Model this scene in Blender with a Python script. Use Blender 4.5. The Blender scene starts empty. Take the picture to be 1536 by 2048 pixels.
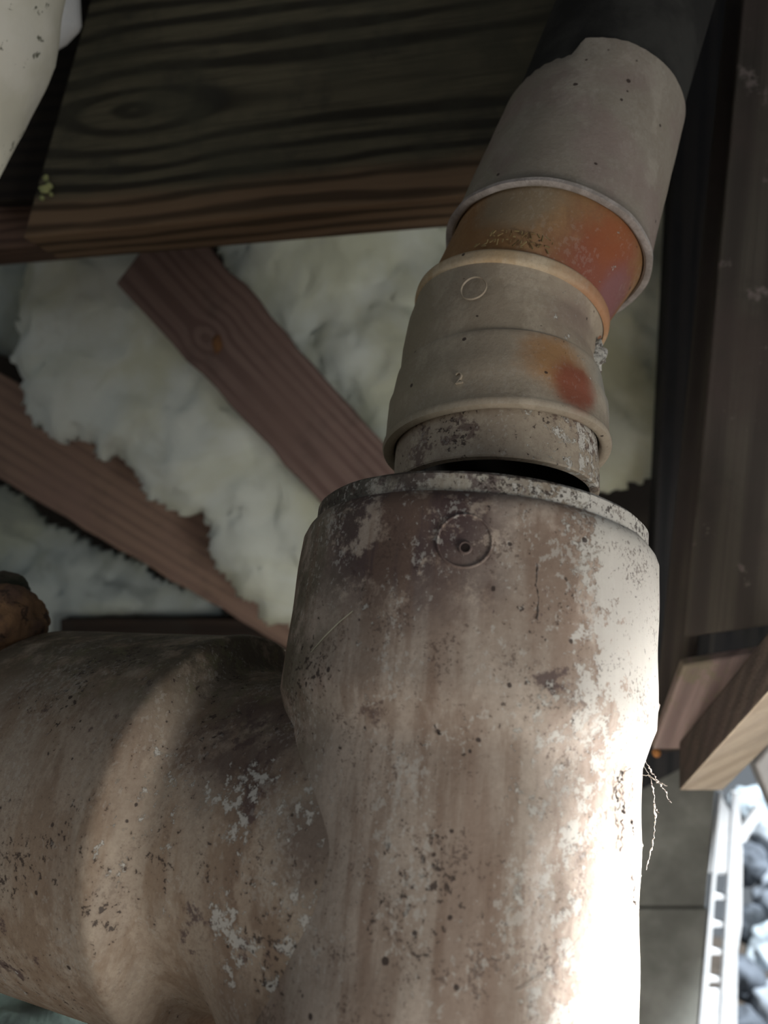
import bpy, bmesh, math, random
import numpy as np
from mathutils import Vector, Matrix, noise as mnoise
random.seed(7)
sc = bpy.context.scene
COL = sc.collection
R = math.radians

# ------------------------------------------------------------------ camera
F = 1650.0                      # focal length in pixels of the 1536x2048 frame
PITCH, ROLL = R(18), R(7)
CAM = Vector((0, 0, 0.62))
fwd = Vector((0, math.cos(PITCH), math.sin(PITCH)))
u0 = Vector((0, -math.sin(PITCH), math.cos(PITCH)))
r0 = Vector((1, 0, 0))
UP = u0 * math.cos(ROLL) - r0 * math.sin(ROLL)
RT = r0 * math.cos(ROLL) + u0 * math.sin(ROLL)
cd = bpy.data.cameras.new('camera')
cam = bpy.data.objects.new('camera', cd)
COL.objects.link(cam)
cam.matrix_world = Matrix.Translation(CAM) @ Matrix((RT, UP, -fwd)).transposed().to_4x4()
cd.sensor_fit = 'VERTICAL'
cd.sensor_height = 32.0
cd.lens = 32.0 * F / 2048
cd.clip_start = 0.01
cd.dof.use_dof = True
cd.dof.focus_distance = 0.30
cd.dof.aperture_fstop = 8.5
sc.camera = cam

# ------------------------------------------------------------------ world, lights, exposure
w = bpy.data.worlds.new('overcast_sky'); sc.world = w
w.use_nodes = True
bg = w.node_tree.nodes['Background']
bg.inputs[0].default_value = (0.80, 0.90, 1.0, 1)
bg.inputs[1].default_value = 0.24

def area(name, pos, target, size, power, color, spread=math.pi):
    l = bpy.data.lights.new(name, 'AREA'); l.spread = spread; l.shape = 'DISK'; l.size = size; l.energy = power; l.color = color
    o = bpy.data.objects.new(name, l); COL.objects.link(o)
    o.location = pos
    o.rotation_euler = (Vector(target) - Vector(pos)).to_track_quat('-Z', 'Y').to_euler()
    return o
def W(px, py, d):
    return CAM + fwd * d + RT * ((px - 768) / F * d) + UP * (-(py - 1024) / F * d)
def DIR(x, y, z):
    return (RT * x + UP * y - fwd * z).normalized()

# low daylight coming in under the deck edge, right of the pipes
area('low_daylight', W(2750, 2500, 0.32), W(1270, 2280, 0.32), 0.14, 4.8, (1.0, 0.98, 0.95), R(60))
sun = bpy.data.lights.new('sun', 'SUN'); sun.energy = 14.0; sun.angle = R(4); sun.color = (0.93, 0.97, 1.0)
so = bpy.data.objects.new('sun', sun); COL.objects.link(so)
so.rotation_euler = Vector((-0.35, 0.60, -0.72)).to_track_quat('-Z', 'Y').to_euler()
# open side of the crawl space behind the photographer
area('open_side_daylight', CAM + Vector((0.45, -0.14, -0.34)), W(600, 1450, 0.38), 0.30, 2.5, (1.0, 0.96, 0.89))

vs = sc.view_settings
vs.view_transform = 'Standard'; vs.look = 'None'; vs.gamma = 1; vs.use_curve_mapping = False
vs.exposure = 0.0

# ------------------------------------------------------------------ node helper
class G:
    def __init__(s, name, rough=0.7, spec=0.3):
        s.m = bpy.data.materials.new(name); s.m.use_nodes = True
        s.nt = s.m.node_tree; s.b = s.nt.nodes['Principled BSDF']
        s.b.inputs['Roughness'].default_value = rough
        s.b.inputs['Specular IOR Level'].default_value = spec
        s.tc = s.nt.nodes.new('ShaderNodeTexCoord'); s.P = s.tc.outputs['Object']
    def put(s, sock, v):
        if isinstance(v, bpy.types.NodeSocket): s.nt.links.new(v, sock)
        elif isinstance(v, (tuple, list)) and len(v) == 3 and sock.type == 'RGBA': sock.default_value = (*v, 1)
        else: sock.default_value = v
    def map(s, scale=(1, 1, 1), loc=(0, 0, 0), vec=None):
        n = s.nt.nodes.new('ShaderNodeMapping'); s.put(n.inputs['Vector'], vec or s.P)
        n.inputs['Scale'].default_value = scale; n.inputs['Location'].default_value = loc
        return n.outputs[0]
    def noise(s, scale, detail=4, rough=0.55, vec=None, dist=0.0):
        n = s.nt.nodes.new('ShaderNodeTexNoise'); s.put(n.inputs['Vector'], vec or s.P)
        n.inputs['Scale'].default_value = scale; n.inputs['Detail'].default_value = detail
        n.inputs['Roughness'].default_value = rough; n.inputs['Distortion'].default_value = dist
        return n.outputs[0]
    def voro(s, scale, vec=None):
        n = s.nt.nodes.new('ShaderNodeTexVoronoi'); s.put(n.inputs['Vector'], vec or s.P)
        n.inputs['Scale'].default_value = scale
        return n.outputs['Distance']
    def math(s, op, a, b=0.0, c=0.0, clamp=False):
        n = s.nt.nodes.new('ShaderNodeMath'); n.operation = op; n.use_clamp = clamp
        s.put(n.inputs[0], a); s.put(n.inputs[1], b); s.put(n.inputs[2], c)
        return n.outputs[0]
    def step(s, v, lo, hi, a=0.0, b=1.0):
        n = s.nt.nodes.new('ShaderNodeMapRange'); n.interpolation_type = 'SMOOTHSTEP'
        s.put(n.inputs[0], v)
        for i, x in enumerate((lo, hi, a, b)): n.inputs[i + 1].default_value = x
        return n.outputs[0]
    def mix(s, f, a, b, blend='MIX'):
        n = s.nt.nodes.new('ShaderNodeMix'); n.data_type = 'RGBA'; n.blend_type = blend
        s.put(n.inputs[0], f); s.put(n.inputs[6], a); s.put(n.inputs[7], b)
        return n.outputs[2]
    def xyz(s, vec=None):
        n = s.nt.nodes.new('ShaderNodeSeparateXYZ'); s.put(n.inputs[0], vec or s.P)
        return n.outputs
    def blob(s, c, r_in, r_out, wob=0.0, sc=60):
        n = s.nt.nodes.new('ShaderNodeVectorMath'); n.operation = 'DISTANCE'
        s.put(n.inputs[0], s.P); n.inputs[1].default_value = c
        d = n.outputs['Value']
        if wob: d = s.math('ADD', d, s.math('MULTIPLY', s.math('SUBTRACT', s.noise(sc, 5, 0.6), 0.5), wob))
        return s.step(d, r_in, r_out, 1.0, 0.0)
    def dot(s, v):
        n = s.nt.nodes.new('ShaderNodeVectorMath'); n.operation = 'DOT_PRODUCT'
        s.put(n.inputs[0], s.P); n.inputs[1].default_value = v
        return n.outputs['Value']
    def done(s, col, bump=None, dist=0.001, strength=0.6, rough=None):
        s.put(s.b.inputs['Base Color'], col)
        if rough is not None: s.put(s.b.inputs['Roughness'], rough)
        if bump is not None:
            n = s.nt.nodes.new('ShaderNodeBump'); n.inputs['Distance'].default_value = dist
            n.inputs['Strength'].default_value = strength
            s.put(n.inputs['Height'], bump); s.nt.links.new(n.outputs[0], s.b.inputs['Normal'])
        return s.m

# ------------------------------------------------------------------ object helpers
def tag(o, label=None, cat=None, group=None, kind=None):
    if label: o['label'] = label
    if cat: o['category'] = cat
    if group: o['group'] = group
    if kind: o['kind'] = kind
    return o
def thing(name, label, cat, loc, group=None):
    o = bpy.data.objects.new(name, None); COL.objects.link(o); o.location = loc
    o.empty_display_size = 0.02
    return tag(o, label, cat, group)
def mesh_obj(name, verts, faces, mat, parent=None, smooth=True, sharp=None):
    off = parent_off(parent)
    me = bpy.data.meshes.new(name)
    me.from_pydata([tuple(Vector(v) - off) for v in verts], [], faces)
    me.update()
    if smooth:
        me.shade_smooth()
        if sharp: me.set_sharp_from_angle(angle=R(sharp))
    me.materials.append(mat)
    o = bpy.data.objects.new(name, me); COL.objects.link(o)
    if parent: o.parent = parent
    return o
def parent_off(p):
    v = Vector((0, 0, 0))
    while p is not None:
        v += p.location; p = p.parent
    return v

def frame(n, ref=None):
    n = n.normalized()
    ref = ref or -fwd
    e1 = (RT - n * RT.dot(n)).normalized()
    e2 = n.cross(e1).normalized()
    return e1, e2
def loft(rings, seg=160, cap0=False, cap1=False, wob=0.0, sub=1):
    """rings: (centre, normal, radius) -> verts, faces"""
    verts, faces = [], []
    for (c, n, r) in rings:
        e1, e2 = frame(n)
        for k in range(seg):
            a = 2 * math.pi * k / seg
            p = c + (e1 * math.cos(a) + e2 * math.sin(a)) * r
            if wob: p = p + (p - c).normalized() * wob * mnoise.noise(p * 60)
            verts.append(p)
    m = len(rings)
    for i in range(m - 1):
        for k in range(seg):
            k2 = (k + 1) % seg
            faces.append((i * seg + k, i * seg + k2, (i + 1) * seg + k2, (i + 1) * seg + k))
    if cap0: faces.append(tuple(reversed(range(seg))))
    if cap1: faces.append(tuple((m - 1) * seg + k for k in range(seg)))
    return verts, faces
def lerp_rings(ctrl, n=8):
    out = []
    for i in range(len(ctrl) - 1):
        (c0, n0, r0_), (c1, n1, r1) = ctrl[i], ctrl[i + 1]
        for k in range(n):
            t = k / n
            out.append((c0.lerp(c1, t), n0.lerp(n1, t).normalized(), r0_ + (r1 - r0_) * t))
    out.append(ctrl[-1])
    return out

# ------------------------------------------------------------------ materials
def pvc(name, base, light, dark, root, streak=True, flakes=0.56, right_flakes=0.0, speck=0.66, stain=0.6, green=0.0,
        purple=(0.10, 0.065, 0.065), extra=None, chalk=(0.62, 0.60, 0.55), flakemask=None, fleck=0.5):
    g = G(name, 0.62, 0.28)
    st = g.map((1, 1, 0.13))
    s1 = g.noise(62, 6, 0.62, st)
    s2 = g.noise(28, 5, 0.6, g.map((1, 1, 0.35)))
    col = g.mix(g.step(s1, 0.42, 0.56), base, light) if streak else g.mix(g.step(s2, 0.38, 0.64), base, light)
    col = g.mix(g.step(s2, 0.50, 0.72, 0, 0.65), col, dark)
    if green:
        col = g.mix(g.step(g.noise(22, 5, 0.6), 0.45, 0.65, 0, green), col, (0.26, 0.27, 0.16))
    pt = g.noise(48, 8, 0.66, g.map((1, 1, 0.55), (5, 2, 1)))
    col = g.mix(g.step(pt, 0.52, 0.60, 0, 0.55), col, tuple(c * 1.22 for c in light))
    # fine mottling
    fine = g.noise(420, 5, 0.7)
    col = g.mix(g.step(fine, 0.35, 0.68, 0.0, 0.30), col, dark)
    # purple brown grime
    pz = g.noise(38, 9, 0.72)
    pm = g.step(pz, stain, stain + 0.05)
    col = g.mix(g.math('MULTIPLY', pm, 0.8), col, purple)
    if extra: col = extra(g, col)
    # chalky flakes
    fn = g.noise(190, 9, 0.76)
    big = g.noise(20, 3, 0.5, g.map((1, 1, 0.4)))
    fs = g.math('ADD', fn, g.math('MULTIPLY', g.math('SUBTRACT', big, 0.5), 0.7))
    if flakemask: fs = g.math('ADD', fs, flakemask(g))
    fl = g.step(fs, flakes, flakes + 0.025)
    col = g.mix(g.math('MULTIPLY', fl, 0.85), col, chalk)
    # dark specks
    sn = g.noise(420, 6, 0.68)
    sb = g.noise(30, 5, 0.6)
    ss = g.math('ADD', sn, g.math('MULTIPLY', g.math('SUBTRACT', sb, 0.5), 0.55))
    sp = g.step(ss, speck, speck + 0.03)
    col = g.mix(g.math('MULTIPLY', sp, 0.85), col, (0.055, 0.040, 0.035))
    fr = g.noise(800, 4, 0.7)
    fr2 = g.math('ADD', fr, g.math('MULTIPLY', g.math('SUBTRACT', g.noise(70, 6, 0.65), 0.5), 0.8))
    col = g.mix(g.step(fr2, 0.60, 0.68, 0, min(0.65, fleck * 1.3)), col, (0.11, 0.075, 0.06))
    wt = g.math('ADD', g.noise(520, 5, 0.7, g.map((1, 1, 0.8), (3, 3, 3))), g.math('MULTIPLY', g.math('SUBTRACT', g.noise(45, 6, 0.65, g.map((1, 1, 0.6), (8, 3, 3))), 0.5), 0.8))
    col = g.mix(g.step(wt, 0.60, 0.66, 0, fleck), col, chalk)
    vd = g.math('ADD', g.voro(95), g.math('MULTIPLY', g.math('SUBTRACT', g.noise(200, 4), 0.5), 0.25))
    dot = g.step(vd, 0.055, 0.085, 1, 0)
    col = g.mix(g.math('MULTIPLY', dot, 0.9), col, (0.05, 0.035, 0.03))
    h = g.math('ADD', g.math('MULTIPLY', fl, 0.5), g.math('MULTIPLY', fine, 0.4))
    h = g.math('SUBTRACT', h, g.math('MULTIPLY', sp, 0.3))
    return g.done(col, h, 0.0008, 0.7, g.step(fs, 0.4, 0.7, 0.55, 0.8))

def wood(name, light, dark, mid, freq=160, warp=0.010, knot=None, stretch=0.06, mould=None, rough=0.8, grime=0.35, edge=None):
    g = G(name, rough, 0.2)
    x, y, z = g.xyz()[:3]
    nz = g.noise(14, 4, 0.5, g.map((stretch * 3, 1, 1)))
    yy = g.math('ADD', y, g.math('MULTIPLY', g.math('SUBTRACT', nz, 0.5), warp * 4))
    yy = g.math('ADD', yy, g.math('MULTIPLY', z, 0.9))
    if knot:
        kx, ky, a, c = knot
        dx = g.math('DIVIDE', g.math('SUBTRACT', x, kx), a)
        dx2 = g.math('MULTIPLY', dx, dx)
        t = g.math('TANH', dx2)
        dy = g.math('SUBTRACT', yy, ky)
        q = g.math('ADD', g.math('MULTIPLY', dy, dy), g.math('MULTIPLY', t, c * c))
        yy = g.math('SQRT', q)
    wv = g.math('SINE', g.math('MULTIPLY', yy, freq * 6.283))
    wn = g.math('ADD', wv, g.math('MULTIPLY', g.math('SUBTRACT', g.noise(30, 3, 0.5, g.map((stretch * 4, 1, 1))), 0.5), 2.4))
    col = g.mix(g.step(wn, -0.4, 0.9), light, dark)
    fib = g.noise(420, 4, 0.6, g.map((stretch * 0.6, 1, 1)))
    col = g.mix(g.step(fib, 0.4, 0.7, 0, 0.5), col, dark)
    col = g.mix(g.step(g.noise(9, 5, 0.6), 0.42, 0.62, 0, 0.8), col, mid)
    col = g.mix(g.step(g.noise(16, 7, 0.65), 0.50, 0.66, 0, grime), col, (0.035, 0.035, 0.03))
    if mould:
        col = g.mix(g.step(g.noise(24, 8, 0.7), mould[1], mould[1] + 0.06, 0, 0.8), col, mould[0])
    if edge:
        ey = g.math('ADD', y, g.math('MULTIPLY', g.math('SUBTRACT', g.noise(12, 4), 0.5), 0.02))
        col = g.mix(g.step(ey, edge[1], edge[2], 0.85, 0), col, g.mix(g.step(wn, -0.2, 0.9), edge[0], tuple(c * 0.4 for c in edge[0])))
    h = g.math('ADD', g.math('MULTIPLY', wn, -0.25), fib)
    return g.done(col, h, 0.0012, 0.5)

def plain(name, c1, c2, scale=20, rough=0.8, bump=0.5, dist=0.001, lo=0.4, hi=0.6, detail=6):
    g = G(name, rough, 0.25)
    n = g.noise(scale, detail, 0.62)
    col = g.mix(g.step(n, lo, hi), c1, c2)
    return g.done(col, g.noise(scale * 6, 5, 0.65), dist, bump)

# ================================================================== STRUCTURE
def box(name, lo, hi, mat, parent=None):
    v = [(x, y, z) for x in (lo[0], hi[0]) for y in (lo[1], hi[1]) for z in (lo[2], hi[2])]
    f = [(0, 1, 3, 2), (4, 6, 7, 5), (0, 4, 5, 1), (2, 3, 7, 6), (0, 2, 6, 4), (1, 5, 7, 3)]
    return mesh_obj(name, v, f, mat, parent, smooth=False)
M_soil = plain('dark_soil', (0.05, 0.04, 0.032), (0.09, 0.075, 0.06), 14, 0.95, 0.8, 0.01)
M_sub = plain('subfloor_wood', (0.035, 0.03, 0.026), (0.06, 0.05, 0.04), 6, 0.9)
M_conc = plain('grey_concrete', (0.16, 0.165, 0.15), (0.40, 0.415, 0.385), 5, 0.95, 0.6, 0.003, 0.35, 0.65)

# ground
gv, gf = [], []
NX, NY = 60, 60
for j in range(NY + 1):
    for i in range(NX + 1):
        x = -3 + 8 * i / NX; y = -2.5 + 8 * j / NY
        gv.append((x, y, 0.03 * mnoise.noise(Vector((x * 1.5, y * 1.5, 0))) - 0.02))
for j in range(NY):
    for i in range(NX):
        a = j * (NX + 1) + i
        gf.append((a, a + 1, a + NX + 2, a + NX + 1))
tag(mesh_obj('floor', gv, gf, M_soil), kind='structure')
# subfloor overhead
tag(box('ceiling', (-1.6, -0.9, 1.36), (0.85, 1.9, 1.40), M_sub), kind='structure')
# dark far wall of the crawl space, left part
tag(box('wall_back', (-1.6, 1.35, -0.02), (0.52, 1.42, 1.36), M_sub), kind='structure')
tag(box('wall_left', (-1.66, 0.5, -0.02), (-1.60, 1.42, 1.36), M_sub), kind='structure')

# ================================================================== BIG DRAIN TEE
D0 = 0.318
top = W(958, 1060, D0)
BX, BY, ZT = top.x, top.y, top.z
RS, RB = 0.0662, 0.0618
tee = thing('drain_tee', 'large grimy cream plastic tee fitting standing upright with branch going sideways', 'pipe fitting', (BX, BY, 0))
def ax(z): return Vector((BX, BY, z))
ZUP = Vector((0, 0, 1))

def tee_flakes(g):
    x, y, z = g.xyz()[:3]
    a = g.step(x, -0.02, 0.062, -0.10, 0.15)
    b = g.blob((0.066, -0.01, ZT - 0.03), 0.02, 0.07)
    return g.math('ADD', a, g.math('MULTIPLY', b, 0.12))
def tee_extra(g, col):
    z = g.xyz()[2]
    n = g.noise(55, 8, 0.72)
    # dark purple ring of grime just under the top, left of centre
    m = g.blob((-0.032, -0.055, ZT - 0.014), 0.018, 0.048, 0.03, 50)
    m = g.math('MULTIPLY', m, g.step(n, 0.42, 0.50))
    col = g.mix(g.math('MULTIPLY', m, 0.9), col, (0.075, 0.045, 0.048))
    # greenish algae on the left flank
    x = g.xyz()[0]
    m2 = g.math('MULTIPLY', g.step(x, -0.064, -0.040, 1, 0), g.step(g.noise(45, 6, 0.7), 0.36, 0.56))
    col = g.mix(g.math('MULTIPLY', m2, 0.75), col, (0.085, 0.085, 0.05))
    # brown runs
    st = g.noise(60, 6, 0.62, g.map((1, 1, 0.10), (3, 1, 0)))
    zz = g.step(z, ZT - 0.10, ZT - 0.20, 0, 1)
    col = g.mix(g.math('MULTIPLY', g.step(st, 0.53, 0.62), 0.5), col, (0.23, 0.15, 0.105))
    return col
TAN, CREAM, BROWN = (0.40, 0.31, 0.25), (0.51, 0.43, 0.36), (0.25, 0.175, 0.13)
M_tee = pvc('weathered_cream_plastic', TAN, CREAM, BROWN, tee, extra=tee_extra, flakes=0.60, flakemask=tee_flakes, speck=0.66, stain=0.60)

zs = ZT - 0.0068            # top shoulder of the socket
prof = [(0.0, RB), (0.30, RB), (ZT - 0.082, RB), (ZT - 0.0785, RB + 0.0012), (ZT - 0.073, RS - 0.0014), (ZT - 0.069, RS), (ZT - 0.05, RS),
        (zs - 0.006, RS - 0.0002), (zs - 0.0032, RS - 0.0012), (zs - 0.001, RS - 0.0028), (zs, RS - 0.0046), (zs, 0.044)]
rings = []
for i in range(len(prof) - 1):
    (z0, r0_), (z1, r1_) = prof[i], prof[i + 1]
    k = max(1, int(abs(z1 - z0) / 0.004))
    for j in range(k): rings.append((ax(z0 + (z1 - z0) * j / k), ZUP, r0_ + (r1_ - r0_) * j / k))
rings.append((ax(prof[-1][0]), ZUP, prof[-1][1]))
v, f = loft(rings, 200, wob=0.0006)
mesh_obj('barrel', v, f, M_tee, tee, sharp=50)

# reducing ring set in the socket mouth
def ring_extra(g, col):
    m = g.math('MULTIPLY', g.step(g.xyz()[0], -0.05, -0.012, 1, 0), g.step(g.noise(60, 7, 0.7), 0.40, 0.50))
    return g.mix(g.math('MULTIPLY', m, 0.9), col, (0.05, 0.045, 0.035))
M_ring = pvc('chalky_plastic', (0.42, 0.36, 0.28), (0.52, 0.49, 0.42), (0.20, 0.15, 0.11), tee, extra=ring_extra, flakes=0.54, speck=0.60, stain=0.50,
             flakemask=lambda g: g.step(g.xyz()[0], -0.05, 0.05, -0.20, 0.16))
rr = RS - 0.0040
rings = [(ax(zs - 0.01), ZUP, rr), (ax(zs + 0.0005), ZUP, rr), (ax(ZT - 0.0012), ZUP, rr), (ax(ZT), ZUP, rr - 0.0012), (ax(ZT + 0.0004), ZUP, rr - 0.006),
         (ax(ZT - 0.0004), ZUP, 0.0440), (ax(ZT - 0.002), ZUP, 0.0432), (ax(ZT - 0.035), ZUP, 0.0430)]
v, f = loft(rings, 200, wob=0.0005)
mesh_obj('reducing_ring', v, f, M_ring, tee, sharp=40)

# side branch ------------------------------------------------
PHI = R(30)
adir = Vector((-math.cos(PHI), math.sin(PHI), 0.0)).normalized()
ZB = ZT - 0.120
b0 = ax(ZB)
e1 = ZUP; e2 = adir.cross(e1).normalized()
RN, RK = 0.0606, 0.0750
def t_hit(a, r):
    o = (e1 * math.cos(a) + e2 * math.sin(a)) * r
    A = adir.x ** 2 + adir.y ** 2; B = 2 * (o.x * adir.x + o.y * adir.y); C = o.x ** 2 + o.y ** 2 - RB ** 2
    disc = B * B - 4 * A * C
    return (-B + math.sqrt(max(disc, 0))) / (2 * A)
LN = 0.030                   # length of the neck measured from the farthest seam
seg = 220
T1 = 0.070
rows = []
fil = 0.0
for s in (-0.3, 0.0, 0.1, 0.2, 0.35, 0.5, 0.7, 0.85, 1.0):
    row = []
    for k in range(seg):
        a = 2 * math.pi * k / seg
        flare = fil * max(0.0, 1 - max(s, 0) / 0.5) ** 2.2
        r = RN + flare
        th = min(t_hit(a, RN + fil * 0.5), T1 - 0.005) if abs(r) < RB * 1.3 else 0
        t = th - 0.004 + (T1 - th + 0.004) * s
        drop = 0.034 * max(0.0, -math.cos(a)) ** 1.2 * max(0.0, 1 - max(s, 0)) ** 1.6
        row.append(b0 + adir * t + (e1 * math.cos(a) + e2 * math.sin(a)) * r - ZUP * drop)
    rows.append(row)
for dt, r in ((0.004, RN + 0.0005), (0.009, RN + 0.0004), (0.0135, RN + 0.0014), (0.0160, RN + 0.0040), (0.0185, RN + 0.0095), (0.0203, RK - 0.0010), (0.022, RK + 0.0002), (0.024, RK + 0.0006), (0.029, RK + 0.0002), (0.034, RK), (0.05, RK), (0.07, RK), (0.09, RK), (0.11, RK),
              (0.125, RK), (0.128, RK - 0.002), (0.13, RK - 0.008), (0.2, RK - 0.008), (0.3, RK - 0.008), (0.6, RK - 0.008), (1.0, RK - 0.008)):
    rows.append([b0 + adir * (T1 + dt) + (e1 * math.cos(2 * math.pi * k / seg) + e2 * math.sin(2 * math.pi * k / seg)) * r for k in range(seg)])
verts = [p for row in rows for p in row]; faces = []
for i in range(len(rows) - 1):
    for k in range(seg):
        k2 = (k + 1) % seg
        faces.append((i * seg + k, (i + 1) * seg + k, (i + 1) * seg + k2, i * seg + k2))
def br_extra(g, col):
    z = g.xyz()[2]
    n = g.noise(60, 8, 0.72)
    up = g.step(z, ZB + 0.025, ZB + 0.062)
    m = g.math('MULTIPLY', up, g.step(n, 0.36, 0.52, 0.35, 1))
    col = g.mix(g.math('MULTIPLY', m, 0.85), col, (0.07, 0.06, 0.04))
    m3 = g.math('MULTIPLY', g.blob(tuple(bd), 0.012, 0.036, 0.03, 40), g.step(g.noise(70, 8, 0.7), 0.40, 0.52, 0.45, 1))
    m3 = g.math('MAXIMUM', m3, g.math('MULTIPLY', g.blob(tuple(bs), 0.005, 0.020, 0.016, 60), 0.8))
    col = g.mix(g.math('MULTIPLY', m3, 0.75), col, (0.085, 0.055, 0.05))
    m2 = g.math('MULTIPLY', up, g.step(g.noise(110, 8, 0.7), 0.54, 0.60))
    return g.mix(g.math('MULTIPLY', m2, 0.6), col, (0.17, 0.16, 0.09))
bc = W(510, 1620, 0.255) - Vector((BX, BY, 0))
bd = W(500, 1455, 0.275) - Vector((BX, BY, 0))
be = W(520, 1850, 0.243) - Vector((BX, BY, 0))
bp = b0 + adir * 0.085 + Vector((0.0, -0.05, 0.035)) - Vector((BX, BY, 0))
bs = W(622, 1690, 0.242) - Vector((BX, BY, 0))
def br_flakes(g):
    m = g.math('MAXIMUM', g.blob(tuple(bc), 0.008, 0.034, 0.02, 50), g.math('MULTIPLY', g.blob(tuple(be), 0.008, 0.036, 0.02, 50), 0.9))
    return g.math('SUBTRACT', g.math('MULTIPLY', m, 0.235), 0.07)
M_br = pvc('weathered_branch_plastic', (0.36, 0.27, 0.195), (0.45, 0.37, 0.29), (0.21, 0.14, 0.10), tee, extra=br_extra, flakes=0.62,
           flakemask=br_flakes, speck=0.645, stain=0.59, fleck=0.22)
mesh_obj('side_branch', verts, faces, M_br, tee, sharp=60)

# moulded round mark with a pin hole, on the socket --------------------------------
def on_cyl(u, h, r, c=None, px=895):
    """u metres round the barrel from the mark's middle, h height"""
    a0 = MARK_A + u / r
    return Vector((BX + math.sin(a0) * r, BY - math.cos(a0) * r, h))
MARK_A = R(-10.5)
ZM = W(890, 1072, 0.255).z
ZM = ZT - 0.0245
def ring_on(r_in, r_out, h, cx=0, cz=0, n=64, a0=0, a1=2 * math.pi):
    vs_, fs_ = [], []
    for k in range(n + 1):
        a = a0 + (a1 - a0) * k / n
        for (rad, up) in ((r_in, 0), (r_in * 0.7 + r_out * 0.3, h), (r_in * 0.3 + r_out * 0.7, h), (r_out, 0)):
            vs_.append(on_cyl(cx + rad * math.cos(a), ZM + cz + rad * math.sin(a), RS - 0.0001 + up))
    for k in range(n):
        for j in range(3): fs_.append((k * 4 + j, k * 4 + j + 1, (k + 1) * 4 + j + 1, (k + 1) * 4 + j))
    return vs_, fs_
v, f = ring_on(0.0078, 0.0088, 0.0005)
mark = mesh_obj('mould_mark', v, f, M_tee, tee)
mark['label'] = 'round raised mould mark with small pin hole'
v, f = ring_on(0.0012, 0.0022, 0.0006, 0.0004, -0.0022, 24)
n0 = len(v)
mesh_obj('pin_hole_rim', v, f, M_tee, mark)
M_black = plain('dark_hole', (0.02, 0.014, 0.012), (0.03, 0.02, 0.018), 40)
vv = [on_cyl(0.0004, ZM - 0.0022, RS + 0.0002)] + [on_cyl(0.0004 + 0.0014 * math.cos(a / 16 * 2 * math.pi), ZM - 0.0022 + 0.0014 * math.sin(a / 16 * 2 * math.pi), RS + 0.0003) for a in range(16)]
mesh_obj('pin_hole', vv, [(0, 1 + a, 1 + (a + 1) % 16) for a in range(16)], M_black, mark)

# ================================================================== ELBOW
nA = DIR(0.035, 0.94, -0.34); nB = DIR(0.06, 0.94, -0.34); nC = DIR(0.23, 0.91, -0.33); nD = DIR(0.29, 0.90, -0.34)
cS = W(990, 988, 0.3325)
cA = W(991, 912, 0.338); cB = W(995, 768, 0.350); cC = W(1020, 636, 0.364); cD = W(1091, 518, 0.374)
elbow = thing('drain_elbow', 'small cream and orange plastic elbow leaning above the big tee, lifted off its mouth', 'pipe fitting', tuple(cA))
def lp(p): return tuple(p - cA)
def el_base(g, col, orange=True):
    return col
gr = (0.20, 0.205, 0.125)
def elbow_mat(name, base, light, dark, patches, green=0.5, speck=0.74, flakes=0.70, stain=0.70, fm=None):
    def ex(g, col):
        s = g.dot(tuple(RT))
        lm = g.step(s, -0.048, -0.006, 1, 0)
        col = g.mix(g.math('MULTIPLY', lm, g.step(g.noise(40, 4), 0.3, 0.6, green * 0.6, green)), col, gr)
        for (c, ri, ro, colr, amt) in patches:
            col = g.mix(g.math('MULTIPLY', g.blob(lp(c), ri, ro, ro * 0.7, 70), amt), col, colr)
        return col
    return pvc(name, base, light, dark, elbow, streak=False, extra=ex, speck=speck, flakes=flakes, stain=stain, flakemask=fm, fleck=0.10)
GREY = (0.34, 0.33, 0.29)
ORG = (0.40, 0.20, 0.07); RED = (0.27, 0.085, 0.05); RB_ = (0.20, 0.11, 0.06)
M_collar = elbow_mat('collar_plastic', (0.38, 0.32, 0.245), (0.45, 0.39, 0.31), (0.31, 0.25, 0.185),
    [(W(1100, 735, 0.31), 0.007, 0.020, ORG, 0.8), (W(1125, 790, 0.312), 0.008, 0.016, RED, 0.95), (W(1185, 790, 0.335), 0.008, 0.02, GREY, 0.85)], green=0.42)
M_stub = pvc('grimy_stub_plastic', (0.36, 0.30, 0.23), (0.42, 0.36, 0.28), (0.2, 0.14, 0.11), elbow, streak=False, speck=0.60, stain=0.50, flakes=0.62, fleck=0.25,
             purple=(0.13, 0.085, 0.075), flakemask=lambda g: g.step(g.dot(tuple(RT)), -0.02, 0.045, -0.06, 0.10))
M_bend = elbow_mat('bend_plastic', (0.36, 0.30, 0.225), (0.42, 0.36, 0.28), (0.30, 0.23, 0.17),
    [(W(1110, 650, 0.335), 0.006, 0.02, (0.20, 0.14, 0.12), 0.7)], green=0.5)
M_bead = elbow_mat('bead_plastic', (0.54, 0.39, 0.23), (0.58, 0.49, 0.36), (0.36, 0.24, 0.14),
    [(W(1160, 620, 0.345), 0.010, 0.03, (0.42, 0.19, 0.09), 0.8)], green=0.35)
M_org = elbow_mat('orange_plastic', (0.27, 0.145, 0.06), (0.33, 0.20, 0.10), (0.20, 0.105, 0.06),
    [(W(1180, 560, 0.345), 0.012, 0.034, (0.25, 0.075, 0.05), 0.9), (W(1190, 480, 0.345), 0.008, 0.02, (0.30, 0.09, 0.03), 0.7),
     (W(1230, 600, 0.35), 0.008, 0.018, (0.24, 0.12, 0.13), 0.7), (W(1040, 390, 0.34), 0.012, 0.025, (0.27, 0.22, 0.15), 0.8)], green=0.45)

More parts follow.
